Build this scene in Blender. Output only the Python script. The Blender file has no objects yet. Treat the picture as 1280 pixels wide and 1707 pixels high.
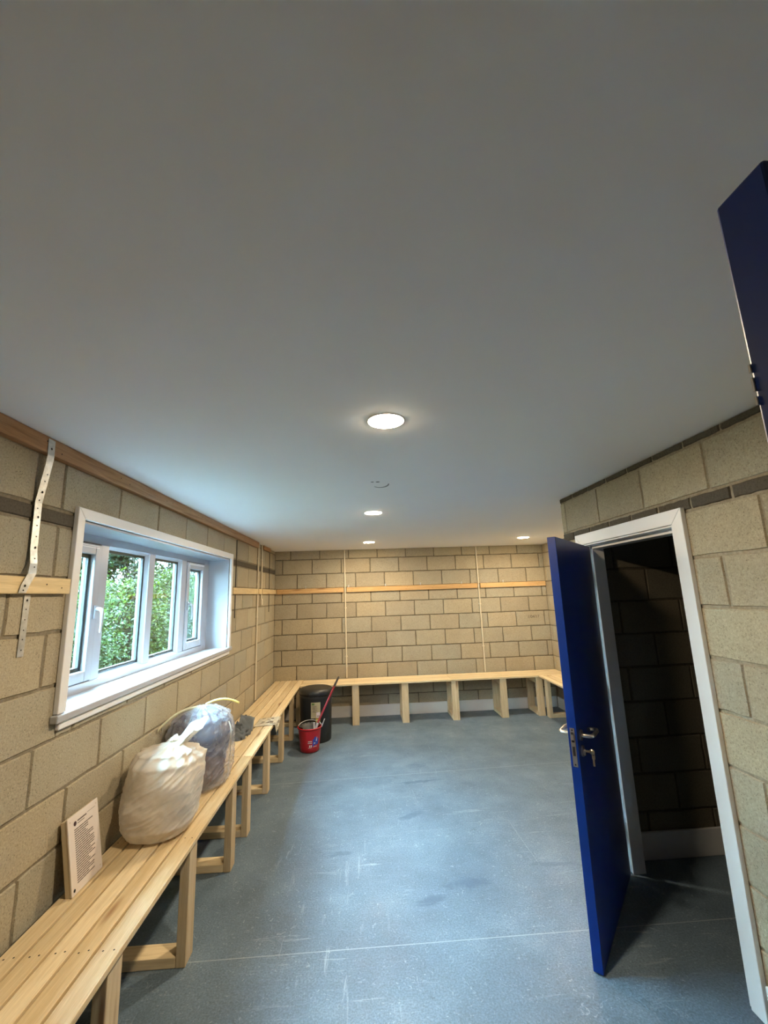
import bpy, math, random
import numpy as np
from mathutils import Vector, Matrix, noise

random.seed(11)
SC = bpy.context.scene
COL = SC.collection
D = 6.643          # back wall
H = 2.45           # ceiling
XR = 2.94          # right wall with the store door
XA = 4.25          # right wall of the alcove at the far end

# ------------------------------------------------------------------ helpers
class MB:
    """collects boxes, tubes, lathes and sheets; build() links them as ONE mesh object"""
    def __init__(s):
        s.v = []; s.f = []; s.m = []; s.sm = []; s.t = []
    def add(s, verts, faces, m=0, smooth=False, t=None):
        b = len(s.v); s.v.extend([tuple(p) for p in verts])
        if t is None: t = random.random()
        for f in faces:
            s.f.append(tuple(b + i for i in f)); s.m.append(m); s.sm.append(smooth); s.t.append(t)
        return s
    def box(s, x0, x1, y0, y1, z0, z1, m=0, t=None):
        if x0 > x1: x0, x1 = x1, x0
        if y0 > y1: y0, y1 = y1, y0
        if z0 > z1: z0, z1 = z1, z0
        v = [(x0,y0,z0),(x1,y0,z0),(x1,y1,z0),(x0,y1,z0),(x0,y0,z1),(x1,y0,z1),(x1,y1,z1),(x0,y1,z1)]
        f = [(0,3,2,1),(4,5,6,7),(0,1,5,4),(1,2,6,5),(2,3,7,6),(3,0,4,7)]
        return s.add(v, f, m, False, t)
    def prism(s, prof, axis, a0, a1, m=0, smooth=False):
        """closed 2D profile swept along an axis ('x': prof=(y,z), 'y': prof=(x,z), 'z': prof=(x,y))"""
        def pt(p, a):
            return {'x': (a, p[0], p[1]), 'y': (p[0], a, p[1]), 'z': (p[0], p[1], a)}[axis]
        n = len(prof)
        v = [pt(p, a0) for p in prof] + [pt(p, a1) for p in prof]
        f = [tuple(range(n)), tuple(range(2*n-1, n-1, -1))] + [(i, i+n, (i+1) % n + n, (i+1) % n) for i in range(n)]
        return s.add(v, f, m, smooth)
    def tube(s, path, r, seg=12, m=0, cap=True, smooth=True):
        path = [Vector(p) for p in path]; n = len(path)
        rs = r if isinstance(r, (list, tuple)) else [r]*n
        v = []; f = []
        up = None
        for i, p in enumerate(path):
            d = (path[min(i+1, n-1)] - path[max(i-1, 0)]).normalized()
            if up is None:
                a = Vector((0,0,1)) if abs(d.z) < .9 else Vector((1,0,0))
                up = d.cross(a).normalized()
            up = (up - d*up.dot(d)).normalized(); w = d.cross(up)
            for k in range(seg):
                a = 2*math.pi*k/seg
                v.append(p + rs[i]*(math.cos(a)*up + math.sin(a)*w))
        for i in range(n-1):
            for k in range(seg):
                k2 = (k+1) % seg
                f.append((i*seg+k, i*seg+k2, (i+1)*seg+k2, (i+1)*seg+k))
        s.add(v, f, m, smooth)
        if cap:
            s.add(v[:seg], [tuple(range(seg-1, -1, -1))], m, False)
            s.add(v[-seg:], [tuple(range(seg))], m, False)
        return s
    def lathe(s, prof, c=(0,0,0), seg=32, m=0, sx=1, sy=1, smooth=True, close=False):
        v = []; f = []; n = len(prof)
        for r, z in prof:
            for k in range(seg):
                a = 2*math.pi*k/seg
                v.append((c[0]+sx*r*math.cos(a), c[1]+sy*r*math.sin(a), c[2]+z))
        for i in range(n-1):
            for k in range(seg):
                k2 = (k+1) % seg
                f.append((i*seg+k, i*seg+k2, (i+1)*seg+k2, (i+1)*seg+k))
        return s.add(v, f, m, smooth)
    def grid(s, fn, nu, nv, m=0, smooth=True, wrap=False):
        v = [fn(i/(nu if wrap else nu-1), j/(nv-1)) for j in range(nv) for i in range(nu)]
        f = []
        for j in range(nv-1):
            for i in range(nu if wrap else nu-1):
                i2 = (i+1) % nu
                f.append((j*nu+i, j*nu+i2, (j+1)*nu+i2, (j+1)*nu+i))
        return s.add(v, f, m, smooth)
    def disc(s, c, r, nrm='z', seg=12, m=0):
        v = []
        for k in range(seg):
            a = 2*math.pi*k/seg; p, q = r*math.cos(a), r*math.sin(a)
            v.append({'z': (c[0]+p, c[1]+q, c[2]), 'x': (c[0], c[1]+p, c[2]+q), 'y': (c[0]+p, c[1], c[2]+q)}[nrm])
        return s.add(v, [tuple(range(seg))], m)
    def build(s, name, mats, parent=None, org=(0,0,0), bevel=0, solid=0, mods=None):
        me = bpy.data.meshes.new(name)
        me.from_pydata([(a[0]-org[0], a[1]-org[1], a[2]-org[2]) for a in s.v], [], s.f)
        mats = mats if isinstance(mats, (list, tuple)) else [mats]
        for mt in mats: me.materials.append(mt)
        me.polygons.foreach_set('material_index', s.m)
        me.polygons.foreach_set('use_smooth', s.sm)
        at = me.attributes.new('tint', 'FLOAT', 'FACE')
        at.data.foreach_set('value', s.t)
        me.update()
        o = bpy.data.objects.new(name, me); COL.objects.link(o)
        if parent is not None: o.parent = parent
        else: o.location = org
        if solid:
            md = o.modifiers.new('Solidify', 'SOLIDIFY'); md.thickness = solid; md.offset = 0
        if bevel:
            md = o.modifiers.new('Bevel', 'BEVEL'); md.width = bevel; md.segments = 2; md.limit_method = 'ANGLE'; md.angle_limit = math.radians(40)
        return o

def tag(o, label=None, cat=None, group=None, kind=None):
    if label: o['label'] = label
    if cat: o['category'] = cat
    if group: o['group'] = group
    if kind: o['kind'] = kind
    return o
def empty(name, loc, rz=0):
    o = bpy.data.objects.new(name, None); COL.objects.link(o)
    o.location = loc; o.rotation_euler = (0, 0, rz); o.empty_display_size = .1
    return o
def struct(o): o['kind'] = 'structure'; return o

# ------------------------------------------------------------------ materials
class NT:
    def __init__(s, name):
        s.mat = bpy.data.materials.new(name); s.mat.use_nodes = True
        s.t = s.mat.node_tree; s.t.nodes.clear()
        s.out = s.n('ShaderNodeOutputMaterial')
    def n(s, typ, **kw):
        o = s.t.nodes.new(typ)
        for k, v in kw.items():
            if k.startswith('i_'): o.inputs[k[2:].replace('_', ' ')].default_value = v
            else: setattr(o, k, v)
        return o
    def l(s, a, b): s.t.links.new(a, b)
    def coord(s, scale=(1,1,1), loc=(0,0,0)):
        tc = s.n('ShaderNodeTexCoord'); mp = s.n('ShaderNodeMapping')
        mp.inputs['Scale'].default_value = scale; mp.inputs['Location'].default_value = loc
        s.l(tc.outputs['Object'], mp.inputs['Vector']); return mp.outputs['Vector']
    def noise(s, vec, scale, detail=3, rough=.55, dist=0):
        o = s.n('ShaderNodeTexNoise'); o.inputs['Scale'].default_value = scale
        o.inputs['Detail'].default_value = detail; o.inputs['Roughness'].default_value = rough
        o.inputs['Distortion'].default_value = dist
        if vec is not None: s.l(vec, o.inputs['Vector'])
        return o.outputs['Fac']
    def ramp(s, fac, stops, interp='LINEAR'):
        o = s.n('ShaderNodeValToRGB'); cr = o.color_ramp; cr.interpolation = interp
        while len(cr.elements) < len(stops): cr.elements.new(.5)
        for e, (p, c) in zip(cr.elements, stops):
            e.position = p; e.color = (c if len(c) == 4 else (*c, 1)) if isinstance(c, (tuple, list)) else (c, c, c, 1)
        s.l(fac, o.inputs['Fac']); return o.outputs['Color']
    def mix(s, fac, a, b, mode='MIX'):
        o = s.n('ShaderNodeMix', data_type='RGBA', blend_type=mode)
        for sock, val in ((o.inputs[0], fac), (o.inputs[6], a), (o.inputs[7], b)):
            if hasattr(val, 'is_linked') or hasattr(val, 'links'): s.l(val, sock)
            elif isinstance(val, (tuple, list)): sock.default_value = val if len(val) == 4 else (*val, 1)
            else: sock.default_value = val
        return o.outputs[2]
    def math(s, op, a, b=0, c=None):
        o = s.n('ShaderNodeMath', operation=op)
        for sock, val in zip(o.inputs, (a, b) if c is None else (a, b, c)):
            if hasattr(val, 'links'): s.l(val, sock)
            else: sock.default_value = val
        return o.outputs[0]
    def attr(s, name):
        o = s.n('ShaderNodeAttribute'); o.attribute_name = name; return o.outputs['Fac']
    def bump(s, h, strength=.3, dist=.002):
        o = s.n('ShaderNodeBump'); o.inputs['Strength'].default_value = strength; o.inputs['Distance'].default_value = dist
        s.l(h, o.inputs['Height']); return o.outputs['Normal']
    def pbr(s, col, rough=.5, metal=0, normal=None, spec=.5, **kw):
        o = s.n('ShaderNodeBsdfPrincipled')
        for sock, val in ((o.inputs['Base Color'], col), (o.inputs['Roughness'], rough), (o.inputs['Metallic'], metal), (o.inputs['Specular IOR Level'], spec)):
            if hasattr(val, 'links'): s.l(val, sock)
            elif isinstance(val, (tuple, list)): sock.default_value = val if len(val) == 4 else (*val, 1)
            else: sock.default_value = val
        if normal is not None: s.l(normal, o.inputs['Normal'])
        for k, v in kw.items(): o.inputs[k].default_value = v
        return o
    def done(s, sh): s.l(sh.outputs[0] if hasattr(sh, 'outputs') else sh, s.out.inputs['Surface']); return s.mat

def simple(name, col, rough=.5, metal=0, spec=.5, var=.06, scale=30, bump=0):
    k = NT(name); v = k.coord(); nz = k.noise(v, scale, 3)
    c = k.mix(nz, tuple(x*(1-var) for x in col), tuple(min(1, x*(1+var)) for x in col))
    nrm = k.bump(nz, bump, .002) if bump else None
    return k.done(k.pbr(c, rough, metal, nrm, spec))

def block_mat(name='concrete_block', g=1.0):
    k = NT(name); v = k.coord()
    t = k.attr('tint')
    base = k.ramp(t, [(0, (.42,.36,.262)), (.22, (.50,.435,.315)), (.45, (.455,.415,.32)), (.65, (.55,.465,.32)), (.88, (.49,.415,.295)), (.89, (.085,.075,.060)), (1, (.12,.105,.082))])
    big = k.noise(v, 3.5, 4); c = k.mix(k.math('MULTIPLY', big, .55), base, k.mix(.65, base, (.17,.15,.12)))
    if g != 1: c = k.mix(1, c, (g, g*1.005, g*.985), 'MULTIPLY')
    fine = k.noise(v, 125, 4, .75); sp = k.ramp(fine, [(.30, .50), (.45, .96), (.58, 1.05), (.72, 1.42)])
    c = k.mix(1, c, sp, 'MULTIPLY')
    pit = k.n('ShaderNodeTexVoronoi'); pit.inputs['Scale'].default_value = 75; k.l(v, pit.inputs['Vector'])
    pm = k.math('MULTIPLY', k.math('LESS_THAN', pit.outputs['Distance'], .17), k.math('GREATER_THAN', k.noise(v, 14, 2), .53))
    c = k.mix(k.math('MULTIPLY', pm, .6), c, (.09,.075,.05))
    h = k.math('SUBTRACT', k.math('ADD', fine, k.math('MULTIPLY', k.noise(v, 45, 3), .6)), k.math('MULTIPLY', pm, .8))
    return k.done(k.pbr(c, .92, 0, k.bump(h, .55, .004), .15))
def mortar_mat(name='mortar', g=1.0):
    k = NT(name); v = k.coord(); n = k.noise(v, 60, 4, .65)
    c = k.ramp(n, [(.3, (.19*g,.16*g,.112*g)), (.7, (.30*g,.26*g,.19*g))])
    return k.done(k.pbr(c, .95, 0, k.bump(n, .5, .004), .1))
def wood_mat(name, axis, dark, light, knot=(.22,.09,.03), kn=1.0, rough=.55):
    k = NT(name)
    sc = {'x': (1.1, 22, 22), 'y': (22, 1.1, 22), 'z': (22, 22, 1.1)}[axis]
    t = k.attr('tint'); tc = k.n('ShaderNodeTexCoord')
    off = k.n('ShaderNodeCombineXYZ'); 
    for i, f in enumerate((3.1, 7.3, 5.7)): k.l(k.math('MULTIPLY', t, f), off.inputs[i])
    va = k.n('ShaderNodeVectorMath', operation='ADD'); k.l(tc.outputs['Object'], va.inputs[0]); k.l(off.outputs[0], va.inputs[1])
    mp = k.n('ShaderNodeMapping'); mp.inputs['Scale'].default_value = sc; k.l(va.outputs[0], mp.inputs['Vector'])
    g = k.noise(mp.outputs[0], 2.2, 4, .55, .6); fine = k.noise(mp.outputs[0], 12, 3, .6)
    c = k.ramp(g, [(.28, dark), (.5, tuple((a+b)/2 for a, b in zip(dark, light))), (.72, light)])
    c = k.mix(1, c, k.ramp(fine, [(.3, .88), (.7, 1.06)]), 'MULTIPLY')
    c = k.mix(1, c, k.ramp(t, [(0, (.86,.82,.75)), (.5, (1,1,1)), (1, (1.10,1.08,1.04))]), 'MULTIPLY')
    mk = k.n('ShaderNodeMapping'); mk.inputs['Scale'].default_value = {'x': (1.6, 9, 9), 'y': (9, 1.6, 9), 'z': (9, 9, 1.6)}[axis]
    k.l(va.outputs[0], mk.inputs['Vector'])
    vo = k.n('ShaderNodeTexVoronoi'); vo.inputs['Scale'].default_value = 1.0; k.l(mk.outputs[0], vo.inputs['Vector'])
    km = k.ramp(vo.outputs['Distance'], [(.05, 1), (.10, .55), (.17, 0)])
    c = k.mix(k.math('MULTIPLY', km, .75*kn), c, knot)
    return k.done(k.pbr(c, rough, 0, k.bump(k.math('ADD', g, k.math('MULTIPLY', fine, .5)), .15, .001), .3))
def floor_mat():
    k = NT('vinyl_floor'); v = k.coord()
    b = k.noise(v, 2.2, 5, .6); c = k.ramp(b, [(.3, (.082,.120,.160)), (.55, (.112,.160,.208)), (.75, (.150,.205,.260))])
    flake = k.noise(v, 110, 2, .6); c = k.mix(1, c, k.ramp(flake, [(.32, .76), (.5, 1), (.68, 1.24)]), 'MULTIPLY')
    # pale scuffs, drawn out in two directions
    for sc, rot, th, col, amt in (((2.2, 26, 1), .5, .66, (.40,.46,.51), .5), ((24, 1.8, 1), -.3, .67, (.40,.46,.51), .45), ((9, 30, 1), 1.1, .69, (.42,.48,.53), .5)):
        tc = k.n('ShaderNodeTexCoord'); mp = k.n('ShaderNodeMapping'); mp.inputs['Rotation'].default_value = (0, 0, rot)
        mp.inputs['Scale'].default_value = sc; k.l(tc.outputs['Object'], mp.inputs['Vector'])
        m = k.ramp(k.noise(mp.outputs[0], 1.0, 5, .65, 1.2), [(th-.05, 0), (th+.06, 1)])
        m = k.mix(1, m, k.ramp(k.noise(v, 1.3, 3), [(.42, 0), (.62, 1)]), 'MULTIPLY')
        mm = k.math('MULTIPLY', m, amt); c = k.mix(mm, c, col)
    small = k.noise(v, 26, 4, .7, 2.5); sm = k.ramp(small, [(.60, 0), (.68, 1)])
    c = k.mix(k.math('MULTIPLY', sm, .38), c, (.42,.48,.52))
    dk = k.ramp(k.noise(v, 13, 4, .7, 2.5), [(.32, 1), (.39, 0)])
    c = k.mix(k.math('MULTIPLY', dk, .5), c, (.05,.075,.10))
    # blue grey smears where something was dragged
    sx = k.n('ShaderNodeSeparateXYZ'); tc = k.n('ShaderNodeTexCoord'); k.l(tc.outputs['Object'], sx.inputs[0])
    X, Y = sx.outputs[0], sx.outputs[1]
    wob = k.math('ADD', k.math('MULTIPLY', k.math('SUBTRACT', k.noise(v, 7, 5, .7, 1.5), .5), 3.4), k.math('MULTIPLY', k.math('SUBTRACT', k.noise(k.coord((6, 60, 1)), 1, 3), .5), 2.2))
    for cx, cy, ax, ay, rot, a in ((1.83, 4.37, .23, .028, .11, .6), (1.68, 3.76, .17, .04, .48, .55), (1.12, 3.32, .12, .035, .05, .5), (1.95, 2.93, .16, .06, .1, .5), (1.70, 2.81, .12, .04, .3, .5), (2.55, 3.05, .2, .03, -.1, .35), (1.30, 4.75, .12, .06, .1, .2), (1.85, 4.75, .13, .07, .1, .3)):
        dx = k.math('SUBTRACT', X, cx); dy = k.math('SUBTRACT', Y, cy); cr, sr = math.cos(rot), math.sin(rot)
        u = k.math('DIVIDE', k.math('ADD', k.math('MULTIPLY', dx, cr), k.math('MULTIPLY', dy, sr)), ax)
        w = k.math('DIVIDE', k.math('SUBTRACT', k.math('MULTIPLY', dy, cr), k.math('MULTIPLY', dx, sr)), ay)
        r = k.math('ADD', k.math('ADD', k.math('MULTIPLY', u, u), k.math('MULTIPLY', w, w)), wob)
        m = k.ramp(r, [(.2, 1), (1, 0)]); c = k.mix(k.math('MULTIPLY', m, min(1, a*1.25)), c, (.045,.08,.13))
    # welded seams between the vinyl sheets
    for y0, sl in ((2.512, 0.0), (4.475, .044)):
        dd = k.math('ABSOLUTE', k.math('SUBTRACT', k.math('SUBTRACT', Y, y0), k.math('MULTIPLY', X, sl)))
        m = k.math('LESS_THAN', dd, .003); c = k.mix(k.math('MULTIPLY', m, .42), c, (.40,.45,.48))
    ro = k.ramp(k.noise(v, 6, 4, .7), [(.3, .34), (.7, .52)])
    h = k.math('ADD', k.math('MULTIPLY', flake, .3), k.math('ADD', small, k.math('MULTIPLY', b, 2)))
    return k.done(k.pbr(c, ro, 0, k.bump(h, .22, .004), .4))
def film_mat(name, col, lo, hi, rough=.35):
    """thin translucent polythene: some light passes straight through, the rest is scattered"""
    k = NT(name); v = k.coord(); n = k.noise(v, 9, 5, .65, .6)
    tr = k.n('ShaderNodeBsdfTransparent'); tr.inputs['Color'].default_value = (.96,.96,.97,1)
    tl = k.n('ShaderNodeBsdfTranslucent'); tl.inputs['Color'].default_value = (*col, 1)
    pb = k.pbr(col, rough, 0, k.bump(k.noise(v, 30, 4, .6, 1.0), .35, .004), .6)
    m1 = k.n('ShaderNodeMixShader'); m1.inputs[0].default_value = .30; k.l(pb.outputs[0], m1.inputs[1]); k.l(tl.outputs[0], m1.inputs[2])
    m2 = k.n('ShaderNodeMixShader'); k.l(k.ramp(n, [(.3, lo), (.7, hi)]), m2.inputs[0]); k.l(tr.outputs[0], m2.inputs[1]); k.l(m1.outputs[0], m2.inputs[2])
    return k.done(m2)
def glass_mat():
    k = NT('window_glass')
    lw = k.n('ShaderNodeLayerWeight'); lw.inputs['Blend'].default_value = .5
    fr = k.math('MULTIPLY_ADD', k.math('POWER', lw.outputs['Facing'], 5.0), .8, .03)
    tr = k.n('ShaderNodeBsdfTransparent'); tr.inputs['Color'].default_value = (.93,.97,.95,1)
    gl = k.n('ShaderNodeBsdfGlossy'); gl.inputs['Roughness'].default_value = .02
    m = k.n('ShaderNodeMixShader'); k.l(fr, m.inputs[0]); k.l(tr.outputs[0], m.inputs[1]); k.l(gl.outputs[0], m.inputs[2])
    return k.done(m)
def leaf_mat(name, a, b, c):
    k = NT(name); t = k.attr('tint'); col = k.ramp(t, [(0, a), (.5, b), (1, c)])
    pb = k.pbr(col, .6, 0, None, .12); tl = k.n('ShaderNodeBsdfTranslucent'); k.l(k.mix(1, col, (1.1,1.25,.6), 'MULTIPLY'), tl.inputs['Color'])
    m = k.n('ShaderNodeMixShader'); m.inputs[0].default_value = .35; k.l(pb.outputs[0], m.inputs[1]); k.l(tl.outputs[0], m.inputs[2])
    return k.done(m)
def emit_mat(name, col, st):
    k = NT(name); e = k.n('ShaderNodeEmission'); e.inputs['Color'].default_value = (*col, 1); e.inputs['Strength'].default_value = st
    return k.done(e)
def galv_mat():
    k = NT('galvanised_steel'); v = k.coord(); n = k.noise(v, 40, 3)
    c = k.ramp(n, [(.3, (.42,.43,.42)), (.7, (.62,.62,.60))]); return k.done(k.pbr(c, .38, .75, None, .5))

M = dict(
    block=block_mat('concrete_block', .87), mortar=mortar_mat('mortar', .92), mortar_back=mortar_mat('dark_mortar', .66), mortar_light=mortar_mat('light_mortar', 1.25), block_shaded=block_mat('shaded_block', .38), mortar_shaded=mortar_mat('shaded_mortar', .38),  # store copies of block and mortar are darkened to paint in the room's shade
    pine_x=wood_mat('pine_x', 'x', (.59,.455,.265), (.76,.635,.42)), pine_y=wood_mat('pine_y', 'y', (.59,.455,.265), (.76,.635,.42)),
    post=wood_mat('pine_post', 'z', (.54,.415,.25), (.68,.555,.37)),
    rail_x=wood_mat('rail_pine_x', 'x', (.56,.34,.14), (.74,.50,.25)), rail_y=wood_mat('rail_pine_y', 'y', (.58,.43,.22), (.72,.56,.32)),
    batten=wood_mat('batten_wood', 'y', (.22,.115,.05), (.42,.25,.125)),
    floor=floor_mat(),
    ceil=simple('ceiling_plaster', (.88,.88,.87), .9, 0, .1, .015, 3),
    white=simple('white_gloss_paint', (.74,.74,.74), .35, 0, .5, .02, 8), upvc=simple('white_upvc', (.41,.43,.47), .25, 0, .5, .01, 5),
    gasket=simple('black_gasket', (.03,.03,.033), .6), skirt=simple('white_skirting', (.70,.69,.68), .45, 0, .4, .05, 6),
    blue=simple('blue_door_paint', (.0018,.022,.165), .40, 0, .3, .04, 3),
    steel=simple('brushed_steel', (.58,.54,.48), .3, 1.0, .5, .06, 60), brass=simple('key_metal', (.50,.42,.30), .3, 1.0),
    galv=galv_mat(), hole=simple('dark_hole', (.015,.014,.012), .9),
    conduit=simple('cream_conduit', (.66,.58,.43), .45, 0, .4, .05, 12), cable=simple('dark_cable', (.035,.028,.02), .8),
    red=simple('red_plastic', (.42,.012,.018), .3, 0, .5, .05, 8), redh=simple('red_handle', (.33,.02,.028), .35, 0, .5, .06, 20),
    blackp=simple('black_plastic', (.012,.013,.013), .42, 0, .5, .15, 14), greyp=simple('dark_grey_plastic', (.045,.042,.04), .5),
    lgrey=simple('pale_grey_plastic', (.50,.50,.48), .4),
    label=simple('beige_label', (.42,.36,.20), .6, 0, .3, .18, 22), green=simple('label_green', (.10,.20,.035), .6), yellow=simple('yellow_sticker', (.55,.40,.05), .6),
    paper=simple('white_sign_paper', (.68,.61,.55), .45, 0, .4, .02, 10), board=simple('cream_board_edge', (.50,.42,.29), .7),
    ink=simple('printed_ink', (.10,.075,.065), .7), logo=simple('dark_logo', (.045,.02,.025), .6),
    bluel=simple('label_blue', (.03,.05,.30), .5),
    film=film_mat('white_bag_film', (.72,.66,.57), .82, .97), film2=film_mat('clear_bag_film', (.66,.67,.72), .22, .50, .25),
    tie=simple('yellow_tie', (.70,.66,.24), .4, 0, .4, .08, 20), tiep=simple('pale_tie', (.66,.64,.44), .4, 0, .4, .08, 20), filmw=simple('white_film_knot', (.78,.78,.72), .35, 0, .5, .05, 12),
    cloth=simple('blue_grey_clothes', (.055,.062,.12), .85, 0, .2, .5, 7, .5), cloth2=simple('purple_brown_clothes', (.15,.095,.095), .85, 0, .2, .35, 9, .5),
    glove=simple('grey_fabric', (.105,.12,.135), .8, 0, .2, .3, 16, .4), panel=simple('mid_grey_fabric', (.17,.19,.205), .75, 0, .2, .12, 20, .2), gloved=simple('black_rubber', (.02,.02,.022), .7),
    news=simple('newsprint', (.50,.45,.34), .8, 0, .2, .22, 35),
    glass=glass_mat(), lamp=emit_mat('warm_lamp', (1.0,.80,.55), 168.0),
    leaf1=leaf_mat('bright_leaves', (.0035,.007,.0015), (.010,.017,.0032), (.036,.050,.0095)), leaf2=leaf_mat('dark_leaves', (.002,.004,.0013), (.0045,.009,.0026), (.012,.020,.005)),
    leaf3=leaf_mat('grey_green_leaves', (.006,.012,.005), (.016,.027,.011), (.038,.055,.022)), bark=simple('bark', (.016,.012,.009), .9, 0, .2, .4, 20, .5),
    straw=simple('dry_stems', (.045,.038,.024), .8), soil=simple('rough_ground', (.018,.019,.010), .95, 0, .1, .4, 6),
    render=simple('outer_render', (.55,.53,.50), .9),
)

# ------------------------------------------------------------------ block walls
COURSES = [2.43, 2.172, 2.104, 1.876, 1.645, 1.414, 1.186, .957, .728, .50, .27, .04, -.19]
def subtract(rects, hole):
    out = []
    a0, a1, b0, b1 = hole
    for (u0, u1, w0, w1) in rects:
        if u1 <= a0 or u0 >= a1 or w1 <= b0 or w0 >= b1: out.append((u0, u1, w0, w1)); continue
        if u0 < a0: out.append((u0, a0, w0, w1))
        if u1 > a1: out.append((a1, u1, w0, w1))
        m0, m1 = max(u0, a0), min(u1, a1)
        if w0 < b0: out.append((m0, m1, w0, b0))
        if w1 > b1: out.append((m0, m1, b1, w1))
    return out
def block_wall(name, axis, pos, sgn, u0, u1, courses, holes=(), thick=.1, z0=0, z1=H, ext=(0, 0), mats=('block', 'mortar')):
    """axis 'x': wall plane x=pos, face looks along sgn*x, runs along y.  courses: (zlo, zhi, length, offset, kind)"""
    mb = MB()
    def P(u, w, d):   # d = how far out of the wall
        return (pos + sgn*d, u, w) if axis == 'x' else (u, pos + sgn*d, w)
    rects = [(u0-ext[0], u1+ext[1], z0, z1)]
    for h in holes: rects = subtract(rects, h)
    for (a, b, c, d) in rects:
        p, q = P(a, c, -.007), P(b, d, -thick)
        mb.box(p[0], q[0], p[1], q[1], p[2], q[2], 1)
    rnd = random.Random(name)
    for (zl, zh, L, off, kind) in courses:
        k = math.floor((u0 - off)/L) - 1
        while off + k*L < u1:
            r = [(max(u0, off+k*L+.006), min(u1, off+(k+1)*L-.006), max(z0, zl+.006), min(z1, zh-.006))]; k += 1
            if r[0][1] - r[0][0] < .02 or r[0][3] - r[0][2] < .012: continue
            for h in holes: r = subtract(r, h)
            for (a, b, c, d) in r:
                if b - a < .012 or d - c < .012: continue
                t = rnd.uniform(.90, 1) if kind == 'dark' else (rnd.random()*.88 if kind == 'block' else rnd.uniform(.1, .4))
                e = .004; j = lambda: rnd.uniform(-.0016, .0016); pr = rnd.uniform(-.0008, .0014)
                n = 6
                fr = []; bk = []
                # outline with slightly uneven edges
                pts = [(a + (b-a)*i/n, c) for i in range(n)] + [(b, c + (d-c)*i/3) for i in range(3)] + [(b - (b-a)*i/n, d) for i in range(n)] + [(a, d - (d-c)*i/3) for i in range(3)]
                cu, cw = (a+b)/2, (c+d)/2
                for (u, w) in pts:
                    ju, jw = 1.4*j(), 1.4*j()
                    bk.append(P(u+ju, w+jw, -.0078))
                    su = e if u < cu else -e; sw = e if w < cw else -e
                    if abs(u-a) > 1e-6 and abs(u-b) > 1e-6: su = 0
                    if abs(w-c) > 1e-6 and abs(w-d) > 1e-6: sw = 0
                    fr.append(P(u+ju+su, w+jw+sw, pr))
                m = len(pts)
                f = [tuple(range(m, 2*m))] + [(i, (i+1) % m, (i+1) % m + m, i+m) for i in range(m)]
                mb.add(bk + fr, f, 0, False, t)
    o = mb.build(name, [M[m] for m in mats])
    me = o.data
    import bmesh
    bm = bmesh.new(); bm.from_mesh(me); bmesh.ops.recalc_face_normals(bm, faces=bm.faces[:]); bm.to_mesh(me); bm.free()
    return struct(o)
def std_courses(offA, offB, dark_off=0.0, dark=True, top='block'):
    cs = [(2.412, 2.66, .225 if dark else .45, dark_off, 'dark' if dark else 'block'), (2.172, 2.412, .455, offB, 'block'), (2.104, 2.172, .23, dark_off+.01, 'dark' if dark else 'block')]
    z = [2.104, 1.876, 1.645, 1.414, 1.186, .957, .728, .50, .27, .04, -.19]
    for i in range(len(z)-1): cs.append((z[i+1], z[i], .455, offA if i % 2 == 0 else offB, 'block'))
    return cs

# left wall: window opening y 2.03..4.36, z 1.25..2.15
WY0, WY1, WZ0, WZ1 = 2.045, 4.358, 1.255, 2.142
left = [(2.165, 2.40, .45, 1.919, 'block'), (2.40, 2.66, .45, 2.1, 'block'), (2.098, 2.165, 12, -3, 'dark')]
zz = [2.098, 1.868, 1.638, 1.412, 1.188, .960, .733, .505, .278, .05, -.18]
for i in range(len(zz)-1): left.append((zz[i+1], zz[i], .455 if i < 4 else .455, 1.913 if i % 2 == 0 else 1.69, 'block'))
hole = (WY0-.01, WY1+.01, WZ0-.005, WZ1+.008)
wl = block_wall('wall_left', 'x', 0, 1, -1.2, D, left, [hole], .30, ext=(.1, .12), mats=('block', 'mortar'))
tb = 2.45 - .137
back = [(tb, tb+.225, .45, .235, 'block')] + [(tb-(k+1)*.225, tb-k*.225, .4515, .114 if k % 2 == 0 else .335, 'block') for k in range(11)]
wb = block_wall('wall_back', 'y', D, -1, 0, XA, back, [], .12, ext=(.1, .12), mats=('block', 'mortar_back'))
DY0, DY1, DZ1 = 2.035, 2.952, 2.065      # store door opening in the right wall
rc = std_courses(1.573, 1.80, 1.915)
wr = block_wall('wall_right', 'x', XR, -1, .9, 3.232, rc, [(DY0, DY1, -.1, DZ1)], .11, mats=('block', 'mortar_light'))
rc2 = std_courses(4.4, 4.62, 4.0, False)
wa = block_wall('wall_alcove', 'x', XA, -1, 3.23, D, [(tb-(k)*.225, tb-(k-1)*.225, .4515, 3.4+(.225 if k % 2 else 0), 'block') for k in range(12)], [], .12, ext=(.1, .12))
wret = block_wall('wall_return', 'y', 3.232, 1, XR+.001, XA, [(tb-(k)*.225, tb-(k-1)*.225, .4515, 3.05+(.225 if k % 2 else 0), 'block') for k in range(12)], [], .09, ext=(-.004, .1))
wsb = block_wall('wall_store_back', 'y', 3.04, -1, 3.052, 5.6, std_courses(3.2, 3.43, 3.0), [], .095, ext=(.01, .1), mats=('block_shaded', 'mortar_shaded'))
wse = block_wall('wall_store_side', 'x', 5.6, -1, 1.3, 3.04, std_courses(1.4, 1.63, 1.0), [], .12, ext=(.12, .1), mats=('block_shaded', 'mortar_shaded'))
wsf = block_wall('wall_store_front', 'y', 1.3, 1, 3.052, 5.6, std_courses(3.2, 3.43, 3.0), [], .12, ext=(.05, .1), mats=('block_shaded', 'mortar_shaded'))
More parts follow.
